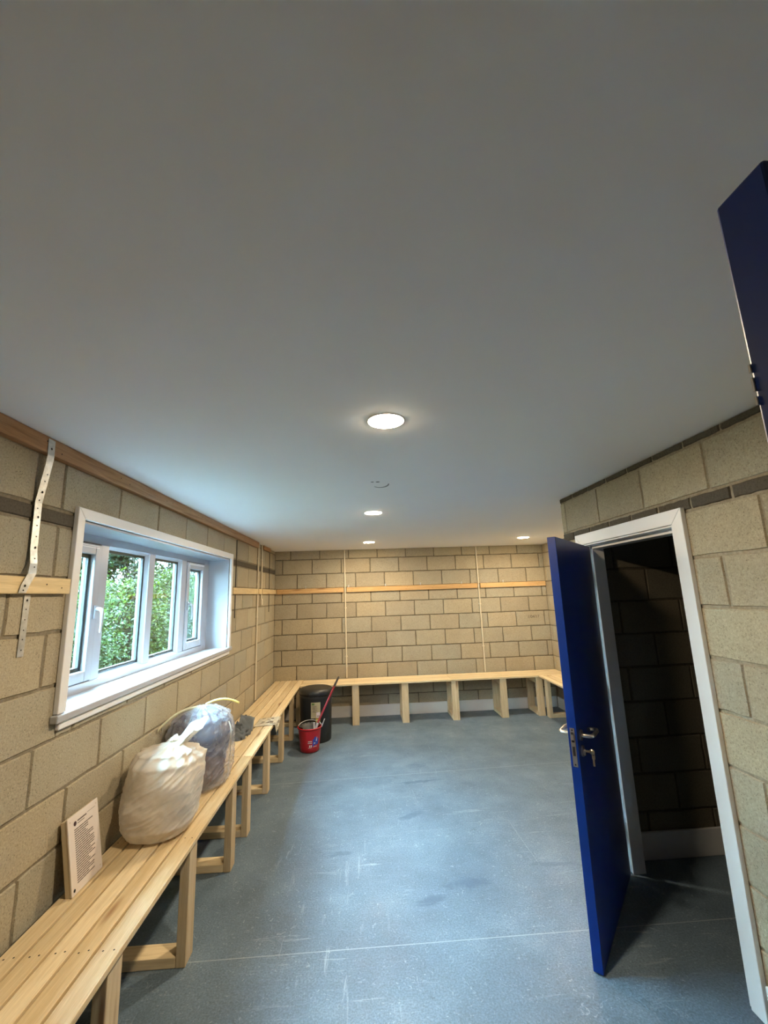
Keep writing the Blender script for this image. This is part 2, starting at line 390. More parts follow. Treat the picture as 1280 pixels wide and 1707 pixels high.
# entrance lobby at the viewer's right: the near blue door hangs on this wall
wen = block_wall('wall_entrance', 'x', 2.50, -1, -1.2, 1.0, std_courses(.3, .53, .1), [(-.66, .232, -.1, 2.06)], .11, ext=(.1, -.004))
wen2 = block_wall('wall_entrance_return', 'y', 1.0, 1, 2.50, XR, std_courses(2.6, 2.83, 2.5), [], .1, ext=(-.004, .1))
wfr = block_wall('wall_front', 'y', -1.2, 1, 0, 3.7, std_courses(.2, .43, .1), [], .12, ext=(.1, .1))
wlo = block_wall('wall_lobby', 'x', 3.7, -1, -1.2, 1.0, std_courses(.2, .43, .1), [], .12, ext=(.1, .1))
wlo2 = block_wall('wall_lobby_end', 'y', .9, -1, 2.62, 3.7, std_courses(2.6, 2.83, 2.5), [], .09)

# handwriting on one block of the back wall
cu = bpy.data.curves.new('date_marking', 'FONT'); cu.body = '1/04/17'; cu.size = .062; cu.align_x = 'CENTER'; cu.extrude = .0006
cu.materials.append(M['ink'])
dm = bpy.data.objects.new('date_marking', cu); COL.objects.link(dm); dm.parent = wb
dm.location = (4.0, D-.0035, 1.307); dm.rotation_euler = (math.pi/2, 0, 0)
dm['label'] = 'faint dark handwritten date on a block'

fl = MB().box(-.30, 5.72, -1.32, D+.12, -.12, 0).build('floor', M['floor']); struct(fl)
ce = MB(); ce.box(-.30, 5.72, -1.32, D+.12, H, H+.12, 0)
# unfinished round patch in the ceiling: a curved hairline groove and a small hole
arc = [(1.470+.052*math.cos(a), 2.632+.085*math.sin(a)) for a in np.linspace(-.15, 2.4, 16)]
for i in range(len(arc)-1):
    (x0, y0), (x1, y1) = arc[i], arc[i+1]; w = .006*math.sin(math.pi*(i+.7)/16)+.002
    nx, ny = y1-y0, -(x1-x0); L = math.hypot(nx, ny); nx, ny = nx/L*w, ny/L*w
    ce.add([(x0-nx,y0-ny,H-.0012),(x1-nx,y1-ny,H-.0012),(x1+nx,y1+ny,H-.0012),(x0+nx,y0+ny,H-.0012)], [(0,1,2,3)], 1)
ce.disc((1.449, 2.575, H-.0012), .013, 'z', 10, 1); ce.disc((1.415, 2.575, H-.0012), .010, 'z', 10, 1)
struct(ce.build('ceiling', [M['ceil'], simple('patch_shadow_grey', (.22,.23,.22), .9)]))

# skirting
struct(MB().box(.02, 4.23, 6.622, 6.642, 0, .152).build('baseboard_back', M['skirt'], bevel=.003))
struct(MB().box(4.229, 4.249, 3.26, 6.60, 0, .152).build('baseboard_alcove', M['skirt'], bevel=.003))
struct(MB().box(3.06, 5.58, 3.018, 3.039, 0, .158).build('baseboard_store', M['skirt'], bevel=.003))
struct(MB().box(2.918, 2.939, 1.02, 1.95, 0, .152).build('baseboard_right', M['skirt'], bevel=.003))

# ------------------------------------------------------------------ window in the left wall
win = empty('window_1', (0, (WY0+WY1)/2, WZ0)); struct(win)
O = tuple(win.location)
XG = -.20
rv = MB()   # reveal lining boards
rv.box(-.20, -.001, WY0-.008, WY0+.004, WZ0+.03, WZ1+.006).box(-.20, -.001, WY1-.004, WY1+.008, WZ0+.03, WZ1+.006).box(-.20, -.001, WY0-.008, WY1+.008, WZ1-.004, WZ1+.007)
rv.build('reveal_lining', M['upvc'], win, O)
ar = MB(); aw = .052; at = .023; a0, a1, ah = 2.002, 4.417, 2.203
ar.prism([(a0, 1.292), (a0+aw, 1.292), (a0+aw, ah-aw), (a0, ah)], 'x', .001, at)
ar.prism([(a1, 1.292), (a1, ah), (a1-aw, ah-aw), (a1-aw, 1.292)], 'x', .001, at)
ar.prism([(a0, ah), (a0+aw, ah-aw), (a1-aw, ah-aw), (a1, ah)], 'x', .001, at)
ar.build('architrave', M['white'], win, O, bevel=.003)
sb = MB(); sb.box(-.20, .001, WY0, WY1, WZ0+.005, 1.288).box(0, .036, 1.985, 4.435, 1.257, 1.290)
sb.build('sill_board', M['upvc'], win, O, bevel=.006)
MB().box(0.001, .020, 2.022, 4.40, 1.222, 1.257).build('sill_trim', M['white'], win, O, bevel=.006)
fr = MB(); x0, x1 = -.272, -.200
fr.box(x0, x1, WY0-.005, 2.150, 1.262, WZ1).box(x0, x1, 4.240, WY1+.005, 1.262, WZ1)
fr.box(x0, x1, 2.150, 4.240, 2.094, WZ1).box(x0, x1, 2.150, 4.240, 1.262, 1.330)
for y0, y1 in ((2.574, 2.652), (3.152, 3.238), (3.714, 3.814)): fr.box(x0, x1, y0, y1, 1.330, 2.094)
fr.build('frame', M['upvc'], win, O, bevel=.004)
def pane(parent, y0, y1, z0, z1, gx=-.240):
    g = MB(); g.box(gx-.012, gx-.009, y0-.004, y1+.004, z0-.004, z1+.004).box(gx+.009, gx+.012, y0-.004, y1+.004, z0-.004, z1+.004)
    g.build('glass', M['glass'], parent, O)
    sp = MB(); w = .020      # dark spacer bar between the two sheets and the rubber seal
    sp.box(gx-.0085, gx+.0085, y0-.002, y0+w, z0, z1).box(gx-.0085, gx+.0085, y1-w, y1+.002, z0, z1).box(gx-.0085, gx+.0085, y0, y1, z0-.002, z0+w).box(gx-.0085, gx+.0085, y0, y1, z1-w, z1+.002)
    sp.build('spacer', M['gasket'], parent, O)
for y0, y1 in ((2.652, 3.152), (3.238, 3.714)):
    pane(win, y0+.012, y1-.012, 1.346, 2.080)
    be = MB(); z0, z1 = 1.330, 2.094          # sloping glazing bead
    for (ya, yb) in ((y0, y0+.018), (y1, y1-.018)):
        be.prism([(-.206, ya), (-.226, yb), (-.228, yb), (-.228, ya)], 'z', z0, z1)
    be.prism([(-.206, z0), (-.226, z0+.018), (-.228, z0+.018), (-.228, z0)], 'y', y0, y1)
    be.prism([(-.206, z1), (-.226, z1-.018), (-.228, z1-.018), (-.228, z1)], 'y', y0, y1)
    # outer rebate that holds the glass from outside
    be.box(-.268, -.254, y0-.002, y0+.016, z0, z1).box(-.268, -.254, y1-.016, y1+.002, z0, z1).box(-.268, -.254, y0, y1, z0, z0+.016).box(-.268, -.254, y0, y1, z1-.016, z1)
    be.build('glazing_bead', M['upvc'], win, O)
for n, (y0, y1, hy) in enumerate(((2.155, 2.569, 2.545), (3.820, 4.235, 3.846))):
    sa = MB(); st = .058; z0, z1 = 1.336, 2.088
    for (p, q, r, s_) in ((y0, y0+st, z0, z1), (y1-st, y1, z0, z1), (y0+st, y1-st, z0, z0+st), (y0+st, y1-st, z1-st, z1)):
        sa.box(-.262, -.192, p, q, r, s_)
    so = sa.build('casement', M['upvc'], win, O, bevel=.005)
    so['label'] = 'opening side sash with handle'
    pane(so, y0+st, y1-st, z0+st, z1-st, -.228)
    gk = MB()
    for (p, q, r, s_) in ((y0-.005, y0, z0-.005, z1+.005), (y1, y1+.005, z0-.005, z1+.005), (y0, y1, z0-.005, z0), (y0, y1, z1, z1+.005)): gk.box(-.258, -.2035, p, q, r, s_)
    gk.build('gasket', M['gasket'], so, O)
    ln = MB().box(-.1945, -.1905, y0+.03, y1-.03, z1-.022, z1-.017).box(-.1945, -.1905, y0+.03, y1-.03, z1-.012, z1-.008); ln.build('trickle_vent', M['white'], so, O)
    hb = MB(); dy = -1 if n == 0 else 1
    hb.box(-.193, -.181, hy-.013, hy+.013, 1.668, 1.742)
    hb.tube([(-.188, hy, 1.722), (-.165, hy, 1.722), (-.152, hy, 1.716), (-.147, hy, 1.700), (-.147, hy, 1.640), (-.150, hy, 1.590)], [.011, .011, .011, .010, .008, .006], 10)
    hb.tube([(-.160, hy, 1.712), (-.160, hy-dy*.02, 1.712)], .005, 8)
    hb.build('handle', M['upvc'], so, O, bevel=.002)
# outer reveal of the opening
orv = MB(); orv.box(-.30, -.272, WY0-.012, WY0-.004, WZ0, WZ1+.006); orv.box(-.30, -.272, WY1+.004, WY1+.012, WZ0, WZ1+.006); orv.box(-.36, -.272, WY0-.03, WY1+.03, WZ0-.02, WZ0+.004)
orv.build('outer_sill', M['upvc'], win, O)

# ------------------------------------------------------------------ battens, rails, strap, conduits on the walls
def nails(mb, pts, nrm, m=1, r=.0035):
    for p in pts: mb.disc(p, r, nrm, 8, m)
def y_board(name, mat, y0, y1, z0, z1, t, label, cat, group, nail=True, sag=0):
    mb = MB(); mb.box(.001, t, y0, y1, z0, z1)
    if nail:
        k = y0 + .09
        while k < y1: nails(mb, [(t+.0006, k, z0+(z1-z0)*random.uniform(.3, .7)), (t+.0006, min(k+.09, y1-.01), z0+(z1-z0)*random.uniform(.3, .7))], 'x'); k += .55
    return tag(mb.build(name, [M[mat], M['hole']], None, (0, y0, z0), bevel=.003), label, cat, group)
y_board('ceiling_batten', 'batten', -1.1, 5.44, 2.378, 2.449, .036, 'long weathered brown timber batten running along the top of the window wall under the ceiling', 'batten', None)
y_board('ceiling_batten', 'batten', 5.76, 6.18, 2.395, 2.449, .028, 'short brown timber offcut under the ceiling between the short cream conduit and the far corner', 'batten', None, False)
y_board('hook_rail', 'rail_y', -1.0, 1.985, 1.800, 1.866, .030, 'pale timber rail ending at the near side of the window, crossed by the metal strap', 'rail', None)
y_board('hook_rail', 'rail_y', 4.43, 5.485, 1.800, 1.866, .030, 'timber rail on the window wall between the window frame and the long cream conduit', 'rail', None)
y_board('hook_rail', 'rail_y', 5.522, 5.688, 1.800, 1.866, .030, 'short piece of timber rail between the two cream conduits on the window wall', 'rail', None)
y_board('hook_rail', 'rail_y', 5.722, 6.608, 1.800, 1.866, .030, 'timber rail on the window wall from the short conduit to the far corner', 'rail', None)
def x_rail(x0, x1, tabs, label):
    mb = MB(); mb.box(x0, x1, D-.030, D-.002, 1.795, 1.867)
    k = x0+.08
    while k < x1-.03: nails(mb, [(k, D-.0306, 1.815), (k+.02, D-.0306, 1.848)], 'y'); k += .42
    o = mb.build('hook_rail', [M['rail_x'], M['hole']], None, (x0, D, 1.795), bevel=.003)
    for tx in tabs:
        t = MB(); t.box(tx-.008, tx+.008, D-.008, D-.003, 1.868, 1.905); t.build('strap_tab', M['galv'], o, (x0, D, 1.795)); t = MB()
        t.tube([(tx+.012, D-.030, 1.84), (tx+.014, D-.040, 1.842)], .0025, 6)
        t.build('nail', [M['galv'], M['hole']], o, (x0, D, 1.795))
    return tag(o, label, 'rail')
x_rail(.034, 1.052, [.47], 'timber rail on the back wall in the far corner above the black bin')
x_rail(1.098, 3.145, [1.13, 1.70, 2.25, 2.90], 'long timber rail across the middle of the back wall between the two conduits')
x_rail(3.190, 4.240, [3.565], 'timber rail on the back wall running from the conduit toward the open blue door')

sm = MB(); w = .019      # perforated strap: down the wall, over the rail, cut end below it
path = [(.0375, 1.762, 2.440), (.0385, 1.764, 2.37), (.034, 1.765, 2.33), (.010, 1.767, 2.17), (.010, 1.772, 1.98), (.020, 1.768, 1.92), (.0335, 1.748, 1.878), (.0335, 1.722, 1.835), (.0335, 1.710, 1.803)]
v = []; f = []
for i, (x, y, z) in enumerate(path):
    ww = w if i < 6 else w*(1.1 if i < 8 else .95)
    v += [(x, y-ww, z), (x, y+ww, z), (x+.0016, y+ww, z), (x+.0016, y-ww, z)]
for i in range(len(path)-1):
    for a in range(4): f.append((i*4+a, i*4+(a+1) % 4, i*4+4+(a+1) % 4, i*4+4+a))
f += [(0,1,2,3), tuple(len(v)-1-k for k in range(4))]
sm.add(v, f, 0)
sm.box(.002, .0036, 1.765, 1.797, 1.560, 1.795, 0)
def on_path(z):
    for (xa, ya, za), (xb, yb, zb) in zip(path, path[1:]):
        if zb <= z <= za:
            k = (za-z)/(za-zb); return xa+(xb-xa)*k+.0026, ya+(yb-ya)*k
    return .01, 1.77
for i, z in enumerate((2.40, 2.29, 2.26, 2.215, 2.18, 2.145, 2.11, 2.075, 2.03, 1.985, 1.94, 1.905, 1.83, 1.813)):
    x, y = on_path(z); sm.disc((x, y+random.uniform(-.006, .006), z), .0032 if i % 3 else .0052, 'x', 10, 1)
for i, z in enumerate((1.775, 1.74, 1.70, 1.66, 1.625, 1.585)): sm.disc((.0042, 1.781, z), .003 if i else .005, 'x', 10, 1)
tag(sm.build('metal_strap', [M['galv'], M['hole']], None, (0, 1.76, 1.56)), 'perforated galvanised metal strap hanging from the ceiling batten over the pale rail', 'strap')

def conduit(pts, clips, label, r=.0105, ax='x', box=None):
    o = MB().tube(pts, r, 12).build('conduit', M['conduit'], None, pts[-1])
    for q, z in clips:
        c = MB()
        if ax == 'x': c.tube([(.011, q, z-.009), (.011, q, z+.009)], r+.004, 12).box(.001, .012, q-.019, q+.019, z-.008, z+.008)
        else: c.tube([(q, D-.013, z-.009), (q, D-.013, z+.009)], r+.004, 12).box(q-.019, q+.019, D-.012, D-.001, z-.008, z+.008)
        c.build('saddle_clip', M['conduit'], o, pts[-1])
    if box:
        b = MB().box(*box); b.build('junction_box', M['conduit'], o, pts[-1], bevel=.006)
    return tag(o, label, 'conduit')
conduit([(.0125, 5.505, 2.448), (.0125, 5.505, .545)], [(5.505, 2.25), (5.505, 1.92), (5.505, 1.52), (5.505, .98)], 'long cream conduit on the window wall from the ceiling down to the bench')
conduit([(.0125, 5.705, 2.448), (.0125, 5.705, 1.74)], [(5.705, 2.25)], 'short cream conduit on the window wall ending in a small box below the rail', box=(.001, .030, 5.682, 5.734, 1.662, 1.742))
conduit([(1.072, D-.0125, 2.448), (1.076, D-.0125, 1.5), (1.080, D-.0125, .545)], [(1.0755, 1.56), (1.078, .85)], 'cream conduit on the back wall rising from the bench beside the mop handle', ax='y')
conduit([(3.162, D-.0125, 2.448), (3.168, D-.0125, 1.5), (3.172, D-.0125, .545)], [(3.167, 1.55), (3.170, .92)], 'cream conduit on the back wall nearer the open blue door', ax='y')
def cable(y, z0, z1, label):
    tag(MB().box(.001, .006, y-.008, y+.008, 1.872, z1).box(.001, .006, y-.008, y+.008, z0, 1.794).build('cable', M['cable'], None, (0, y, z0)), label, 'cable')
cable(6.224, 1.554, 2.39, 'thin dark vertical cable on the window wall near the far corner')
cable(4.585, 1.555, 2.375, 'thin dark vertical cable on the block wall just past the window frame')

# ------------------------------------------------------------------ ceiling downlights
def downlight(x, y, label):
    root = empty('downlight', (x, y, H)); o = tuple(root.location)
    MB().lathe([(.080, 0), (.0795, -.0012), (.076, -.002), (.0728, -.002), (.0718, -.0005)], o, 48).build('bezel', M['white'], root, o)
    MB().lathe([(.0726, -.0016), (.069, -.0030), (.045, -.0050), (.0001, -.0060)], o, 48).build('diffuser', M['lamp'], root, o)
    tag(root, label, 'ceiling light', 'round downlights')
downlight(1.448, 1.625, 'lit round downlight looking largest, on the bare ceiling before the patch mark')
downlight(1.448, 3.612, 'lit round downlight in the middle of the row of three')
downlight(1.446, 5.731, 'lit round downlight of the row of three closest to the back wall')
downlight(3.569, 5.655, 'lit round downlight standing apart above the top corner of the open blue door')

# ------------------------------------------------------------------ pine benches
def bench_nails(mb, spots):
    for p in spots: mb.disc(p, .0035, 'z', 8, 1)
def make_left_bench():
    root = empty('slatted_bench', (.22, 2.9, 0)); o = tuple(root.location)
    mb = MB(); ys = (-.2, .6, 1.065, 1.77, 2.48, 3.20, 3.605, 4.30, 5.03, 5.72, 6.3)
    edges = [(.030, .104), (.115, .188), (.198, .271), (.281, .354), (.364, .445)]
    for i, (a, b) in enumerate(edges):
        js = [-1.1] + ([2.15 + .35*i % 1.1, 4.35] if i % 2 else [3.62]) + [6.636]
        js = [-1.1, 3.655 if i in (0, 1, 2, 3, 4) else 3, 6.636]
        for y0, y1 in zip(js, js[1:]): mb.box(a, b, y0+.0008, y1-.0008, .516, .540)
        for y in ys: bench_nails(mb, [(a+.022, y+.045+random.uniform(-.01, .01), .5405), (b-.022, y+.05+random.uniform(-.01, .01), .5405)])
    mb.build('seat', [M['pine_y'], M['hole']], root, o, bevel=.003)
    for y in ys:
        lg = MB().box(.386, .433, y, y+.095, 0, .515).build('leg', M['post'], root, o, bevel=.003)
        MB().box(.030, .077, y, y+.095, 0, .515).build('rear_post', M['post'], lg, o, bevel=.003)
        MB().box(.078, .385, y, y+.095, .001, .047).build('foot_rail', M['pine_x'], lg, o, bevel=.003)
        MB().box(.078, .385, y+.024, y+.071, .42, .515).build('seat_bearer', M['pine_x'], lg, o, bevel=.003)
    tag(root, 'long pine slatted bench under the window carrying the two white bags', 'bench')
def make_back_bench():
    root = empty('slatted_bench', (2.3, 6.4, 0)); o = tuple(root.location)
    mb = MB(); xs = (.47, 1.165, 1.855, 2.56, 3.25, 3.775)
    for i in range(5):
        a = 6.198 + i*.083; b = a + .073
        for x0, x1 in ((.452, 2.56), (2.562, 4.240)): mb.box(x0, x1, a, min(b, 6.616), .516, .540)
        for x in xs: bench_nails(mb, [(x+.03, a+.02, .5405), (x+.07, a+.055, .5405)])
    mb.build('seat', [M['pine_x'], M['hole']], root, o, bevel=.003)
    for x in xs:
        lg = MB().box(x, x+.095, 6.210, 6.257, 0, .515).build('leg', M['post'], root, o, bevel=.003)
        MB().box(x, x+.095, 6.570, 6.617, 0, .515).build('rear_post', M['post'], lg, o, bevel=.003)
        MB().box(x, x+.095, 6.258, 6.569, .001, .047).build('foot_rail', M['pine_y'], lg, o, bevel=.003)
        MB().box(x+.024, x+.071, 6.258, 6.569, .42, .515).build('seat_bearer', M['pine_y'], lg, o, bevel=.003)
    tag(root, 'pine slatted bench along the back wall beneath the two conduits', 'bench')
def make_right_bench():
    root = empty('slatted_bench', (4.0, 5.0, 0)); o = tuple(root.location)
    mb = MB(); ys = (6.085, 5.40, 4.70, 4.00, 3.30)
    for i in range(5):
        a = 3.815 + i*.083; mb.box(a, min(a+.073, 4.226), 3.26, 6.193, .516, .540)
        for y in ys: bench_nails(mb, [(a+.02, y+.04, .5405), (a+.055, y+.06, .5405)])
    mb.build('seat', [M['pine_y'], M['hole']], root, o, bevel=.003)
    for y in ys:
        x0 = 3.828 if y < 6 else 3.876
        lg = MB().box(x0, x0+.047, y, y+.095, 0, .515).build('leg', M['post'], root, o, bevel=.003)
        MB().box(4.175, 4.222, y, y+.095, 0, .515).build('rear_post', M['post'], lg, o, bevel=.003)
        MB().box(x0+.048, 4.174, y, y+.095, .001, .047).build('foot_rail', M['pine_x'], lg, o, bevel=.003)
    tag(root, 'pine slatted bench in the alcove mostly hidden behind the open blue door', 'bench')
make_left_bench(); make_back_bench(); make_right_bench()

# ------------------------------------------------------------------ store door (open into the room) and its frame
tr = MB()
# lining with rebate: far jamb, near jamb, head
tr.prism([(2.926, 2.950), (2.926, 2.926), (2.970, 2.926), (2.970, 2.898), (3.052, 2.898), (3.052, 2.950)], 'z', 0, 2.062)
tr.prism([(2.926, 2.037), (2.926, 2.058), (2.970, 2.058), (2.970, 2.084), (3.052, 2.084), (3.052, 2.037)], 'z', 0, 2.062)
tr.prism([(2.926, 2.062), (2.926, 2.040), (2.970, 2.040), (2.970, 2.016), (3.052, 2.016), (3.052, 2.062)], 'y', 2.058, 2.926)
t1 = struct(tr.build('trim_1', M['white'], bevel=.002))
ac = MB(); y0, y1, i0, i1, zt, zi = 1.965, 3.018, 2.040, 2.944, 2.125, 2.050
ac.prism([(y0, 0), (i0, 0), (i0, zi), (y0, zt)], 'x', 2.915, 2.9385).prism([(y1, 0), (y1, zt), (i1, zi), (i1, 0)], 'x', 2.915, 2.9385).prism([(y0, zt), (i0, zi), (i1, zi), (y1, zt)], 'x', 2.915, 2.9385)
t2 = struct(ac.build('trim_2', M['white'], bevel=.003))

def make_door(name, pivot, rz, L, thick, ztop, handles=True, hand=1):
    """local frame: hinge at origin, leaf along +x, y from 0 (opening face) to -hand*thick"""
    root = empty(name, (*pivot, 0), rz); s = -hand
    MB().box(.002, L, 0, s*thick, .008, ztop).build('leaf', M['blue'], root, bevel=.002)
    hx = L - .062
    lp = MB().box(L, L+.0015, s*(thick/2-.011), s*(thick/2+.011), .875, 1.055, 0)
    lp.box(L+.001, L+.010, s*(thick/2-.007), s*(thick/2+.007), 1.000, 1.025, 0)
    lp.box(L+.0012, L+.0022, s*(thick/2-.006), s*(thick/2+.006), .925, .968, 1).disc((L+.0024, s*thick/2, 1.045), .004, 'x', 10, 1).disc((L+.0024, s*thick/2, .885), .004, 'x', 10, 1)
    lp.box(L+.0012, L+.0022, s*(thick/2-.007), s*(thick/2+.007), .988, 1.035, 1)
    lk = lp.build('lock_plate', [M['steel'], M['hole']], root); lk['label'] = 'steel lock faceplate on the door edge'
    for face, d in ((0, -s), (s*thick, s)):
        hb = MB(); yc = face
        hb.tube([(hx, yc, 1.010), (hx, yc+d*.008, 1.010)], .026, 24)
        hb.tube([(hx, yc+d*.008, 1.010), (hx, yc+d*.042, 1.010), (hx-.010, yc+d*.054, 1.010), (hx-.025, yc+d*.058, 1.010), (hx-.105, yc+d*.058, 1.010), (hx-.122, yc+d*.052, 1.010), (hx-.128, yc+d*.040, 1.010), (hx-.126, yc+d*.024, 1.010), (hx-.112, yc+d*.016, 1.010)], .0098, 12)
        h = hb.build('lever_handle', M['steel'], root)
        eb = MB().tube([(hx, yc, .935), (hx, yc+d*.008, .935)], .026, 24).tube([(hx, yc+d*.008, .937), (hx, yc+d*.016, .937)], .0085, 12).box(hx-.005, hx+.005, yc+d*.008, yc+d*.016, .916, .937)
        eo = eb.build('keyhole_rose', M['steel'], root)
        if d == s and handles:
            kb = MB(); yk = yc+d*.016
            kb.box(hx-.0012, hx+.0012, yk, yk+d*.020, .932, .942)
            kb.lathe([(.0001, -.0012), (.013, -.0012), (.013, .0012), (.0001, .0012)], (0, 0, 0), 16)
            n0 = len(kb.v)-64     # stand the bow of the key upright
            for i in range(n0, len(kb.v)): x, y, z = kb.v[i]; kb.v[i] = (hx+z, yk+d*.030+x, .937+y)
            pts = [(hx, yk+d*.034+.007*math.cos(a), .928+.009*math.sin(a)) for a in np.linspace(0, 2*math.pi, 12)]
            kb.tube(pts, .0012, 6, cap=False)
            kb.box(hx-.0012, hx+.0012, yk+d*.030, yk+d*.039, .872, .921).box(hx-.004, hx+.002, yk+d*.028, yk+d*.042, .905, .922)
            kb.build('key', M['brass'], eo)
    for z in (.25, 1.05, 1.80):
        hg = MB().tube([(-.004, .004*hand, z-.05), (-.004, .004*hand, z+.05)], .006, 10); hg.build('hinge', M['steel'], root)
    return root
PV = (2.912, 2.916); FR = (2.362, 2.265)
ang = math.atan2(FR[1]-PV[1], FR[0]-PV[0]); L1 = math.hypot(FR[0]-PV[0], FR[1]-PV[1])
d1 = make_door('door_1', PV, ang, L1, .044, 2.030, True, -1)
struct(d1); tag(d1, 'royal blue door standing half open in front of the dark store doorway', 'door')
# near door, seen only by its leading edge at the top of the picture
d2 = make_door('door_2', (2.465, .256), math.pi, 2.465-1.608, .038, 2.032, False, -1)
struct(d2); tag(d2, 'royal blue door edge cut off by the picture border high beside the viewer', 'door')
t3 = MB(); t3.box(2.488, 2.622, .236, .262, 0, 2.09).box(2.488, 2.622, -.69, -.662, 0, 2.09).box(2.488, 2.622, -.69, .262, 2.062, 2.09)
struct(t3.build('trim_3', M['white'], bevel=.002))
for z0, z1 in ((1.873, 1.879), (1.883, 1.893), (1.897, 1.903)): MB().box(.8565, .8575, -.0006, .0008, z0, z1).build('edge_screw', M['lgrey'], d2)

# ------------------------------------------------------------------ bags on the bench
def nz(x, y, z, s): return noise.noise(Vector((x*s, y*s, z*s)))
E1 = Vector((.74, .31, .60)).normalized(); E2 = Vector((-.55, -.23, .80)); E2 = (E2 - E1*E2.dot(E1)).normalized(); E3 = E1.cross(E2)
def bag_shape(c, rx, ry, h, prof, lean=(0, 0), wr=1.0, seed=0.0, rid=14, sq=2.5, floor=.5415, xmin=.006, big=1.0, pleat=.010):
    """closed sack body; prof(t)->radius factor at height t; dents, slack creases and pleats towards the neck"""
    def fn(i, t):
        a = 2*math.pi*i; ca, sa = math.cos(a), math.sin(a)
        q = (abs(ca)**sq + abs(sa)**sq)**(-1/sq); r = prof(t)*q
        p = Vector((rx*r*ca, ry*r*sa, h*t)); sv = Vector((seed, seed*1.7, -seed))
        d = .030*big*noise.noise(p*4.2 + sv) + .014*big*noise.noise(p*9.5 + sv)
        e = Vector((p.dot(E1)*5, p.dot(E2)*26, p.dot(E3)*9)) + sv
        d += wr*(.010*max(0, 1 - 3.2*abs(noise.noise(e)))**2 + .005*max(0, 1 - 3.0*abs(noise.noise(e*1.9 + sv)))**2 - .004)
        d += wr*.004*noise.noise(p*32 + sv)
        s_ = min(1, max(0, (t-.55)/.38)); d += pleat*s_*s_*math.sin(a*rid + 2.5*noise.noise(p*5 + sv))
        k = min(1, r*1.6); d *= k
        x, y = p.x + d*ca, p.y + d*sa
        X = c[0] + x + lean[0]*t*t; Y = c[1] + y + lean[1]*t*t; Z = floor + h*t + (.35*d if t > .1 else 0)
        X = max(X, xmin + .004*abs(noise.noise(Vector((X, Y*9, Z*9)))))
        return (X, Y, max(Z, floor))
    return fn
def interp(pts):
    def f(t):
        for (a, va), (b, vb) in zip(pts, pts[1:]):
            if t <= b:
                k = (t-a)/(b-a) if b > a else 0; k = k*k*(3-2*k); return va + (vb-va)*k
        return pts[-1][1]
    return f

# front bag: full, opaque white film, knot at its top
B1 = empty('rubbish_bag', (.222, 2.595, .54)); o = tuple(B1.location)
p1 = interp([(0, .001), (.004, .58), (.05, .74), (.16, .90), (.40, 1.04), (.62, 1.06), (.80, .97), (.90, .72), (.96, .38), (1, .10)])
fn1 = bag_shape((.222, 2.595), .182, .180, .425, p1, (.015, .075), .55, 2.7, big=1.1)
MB().grid(fn1, 190, 120, wrap=True).build('bag_body', M['film'], B1, o)
kx, ky, kz = .240, 2.675, .966
kn = MB()   # gathered neck flaring into a fan of film
def fan(u, t):
    a = 2*math.pi*u; r = .050 + .070*t; r *= 1 + .20*math.sin(6*a + 2*t) + .10*math.sin(11*a) + .10*noise.noise(Vector((math.cos(a)*2, math.sin(a)*2, t*3)))
    X = kx + .050*t + .80*r*math.cos(a); Y = ky + .055*t + .75*r*math.sin(a)
    return (X, Y, kz - .03 + .058*t + .45*r*math.cos(a)*t + .20*r*math.sin(a)*t + .02*t*math.sin(5*a))
kn.grid(fan, 120, 20, wrap=True)
knob = kn.build('bag_top', M['filmw'], B1, o); knob['label'] = 'white gathered open end of the bag'
tie = MB()
tie.grid(lambda u, t: (kx+.040*math.cos(2*math.pi*t), ky+.034*math.sin(2*math.pi*t), kz-.012+(u-.5)*.016+.004*math.sin(12*t)), 3, 26)
tie.grid(lambda u, t: (kx+.040+.040*t+.006*math.sin(4*t), ky-.020-.006*t+(u-.5)*.030, kz-.005-.060*t+.01*math.sin(6*t)), 4, 14)
tie.build('tie_strip', M['tiep'], B1, o, solid=.0012)
tag(B1, 'full cloudy white plastic sack tied at the neck, nearer the printed notice', 'bag')

# rear bag: clear film over dark clothes
B2 = empty('rubbish_bag', (.222, 3.185, .54)); o = tuple(B2.location)
p2 = interp([(0, .001), (.004, .76), (.06, .88), (.2, .95), (.45, 1.0), (.68, 1.04), (.84, .92), (.93, .64), (.985, .24), (1, .05)])
fn2 = bag_shape((.222, 3.185), .200, .228, .500, p2, (-.01, -.02), .8, 9.1, 19, 2.35, big=.7, pleat=.008)
MB().grid(fn2, 170, 110, wrap=True).build('bag_body', M['film2'], B2, o)
pc = interp([(0, .001), (.01, .6), (.12, .80), (.3, .84), (.5, .86), (.7, .94), (.86, .86), (.95, .55), (1, .02)])
fnc = bag_shape((.220, 3.185), .188, .214, .465, pc, (-.01, -.02), .5, 3.3, 5, 2.3, floor=.547, xmin=.02, big=1.6, pleat=0)
cm = MB().grid(fnc, 100, 60, wrap=True)
for i in range(len(cm.f)):
    z = sum(cm.v[j][2] for j in cm.f[i])/4; y = sum(cm.v[j][1] for j in cm.f[i])/4; x = sum(cm.v[j][0] for j in cm.f[i])/4
    if z + .12*nz(x*4, y*4, z*5, 1.0) + .25*(x-.2) < .80 - .0: cm.m[i] = 0
    else: cm.m[i] = 1
cm.build('packed_clothes', [M['cloth2'], M['cloth']], B2, o)
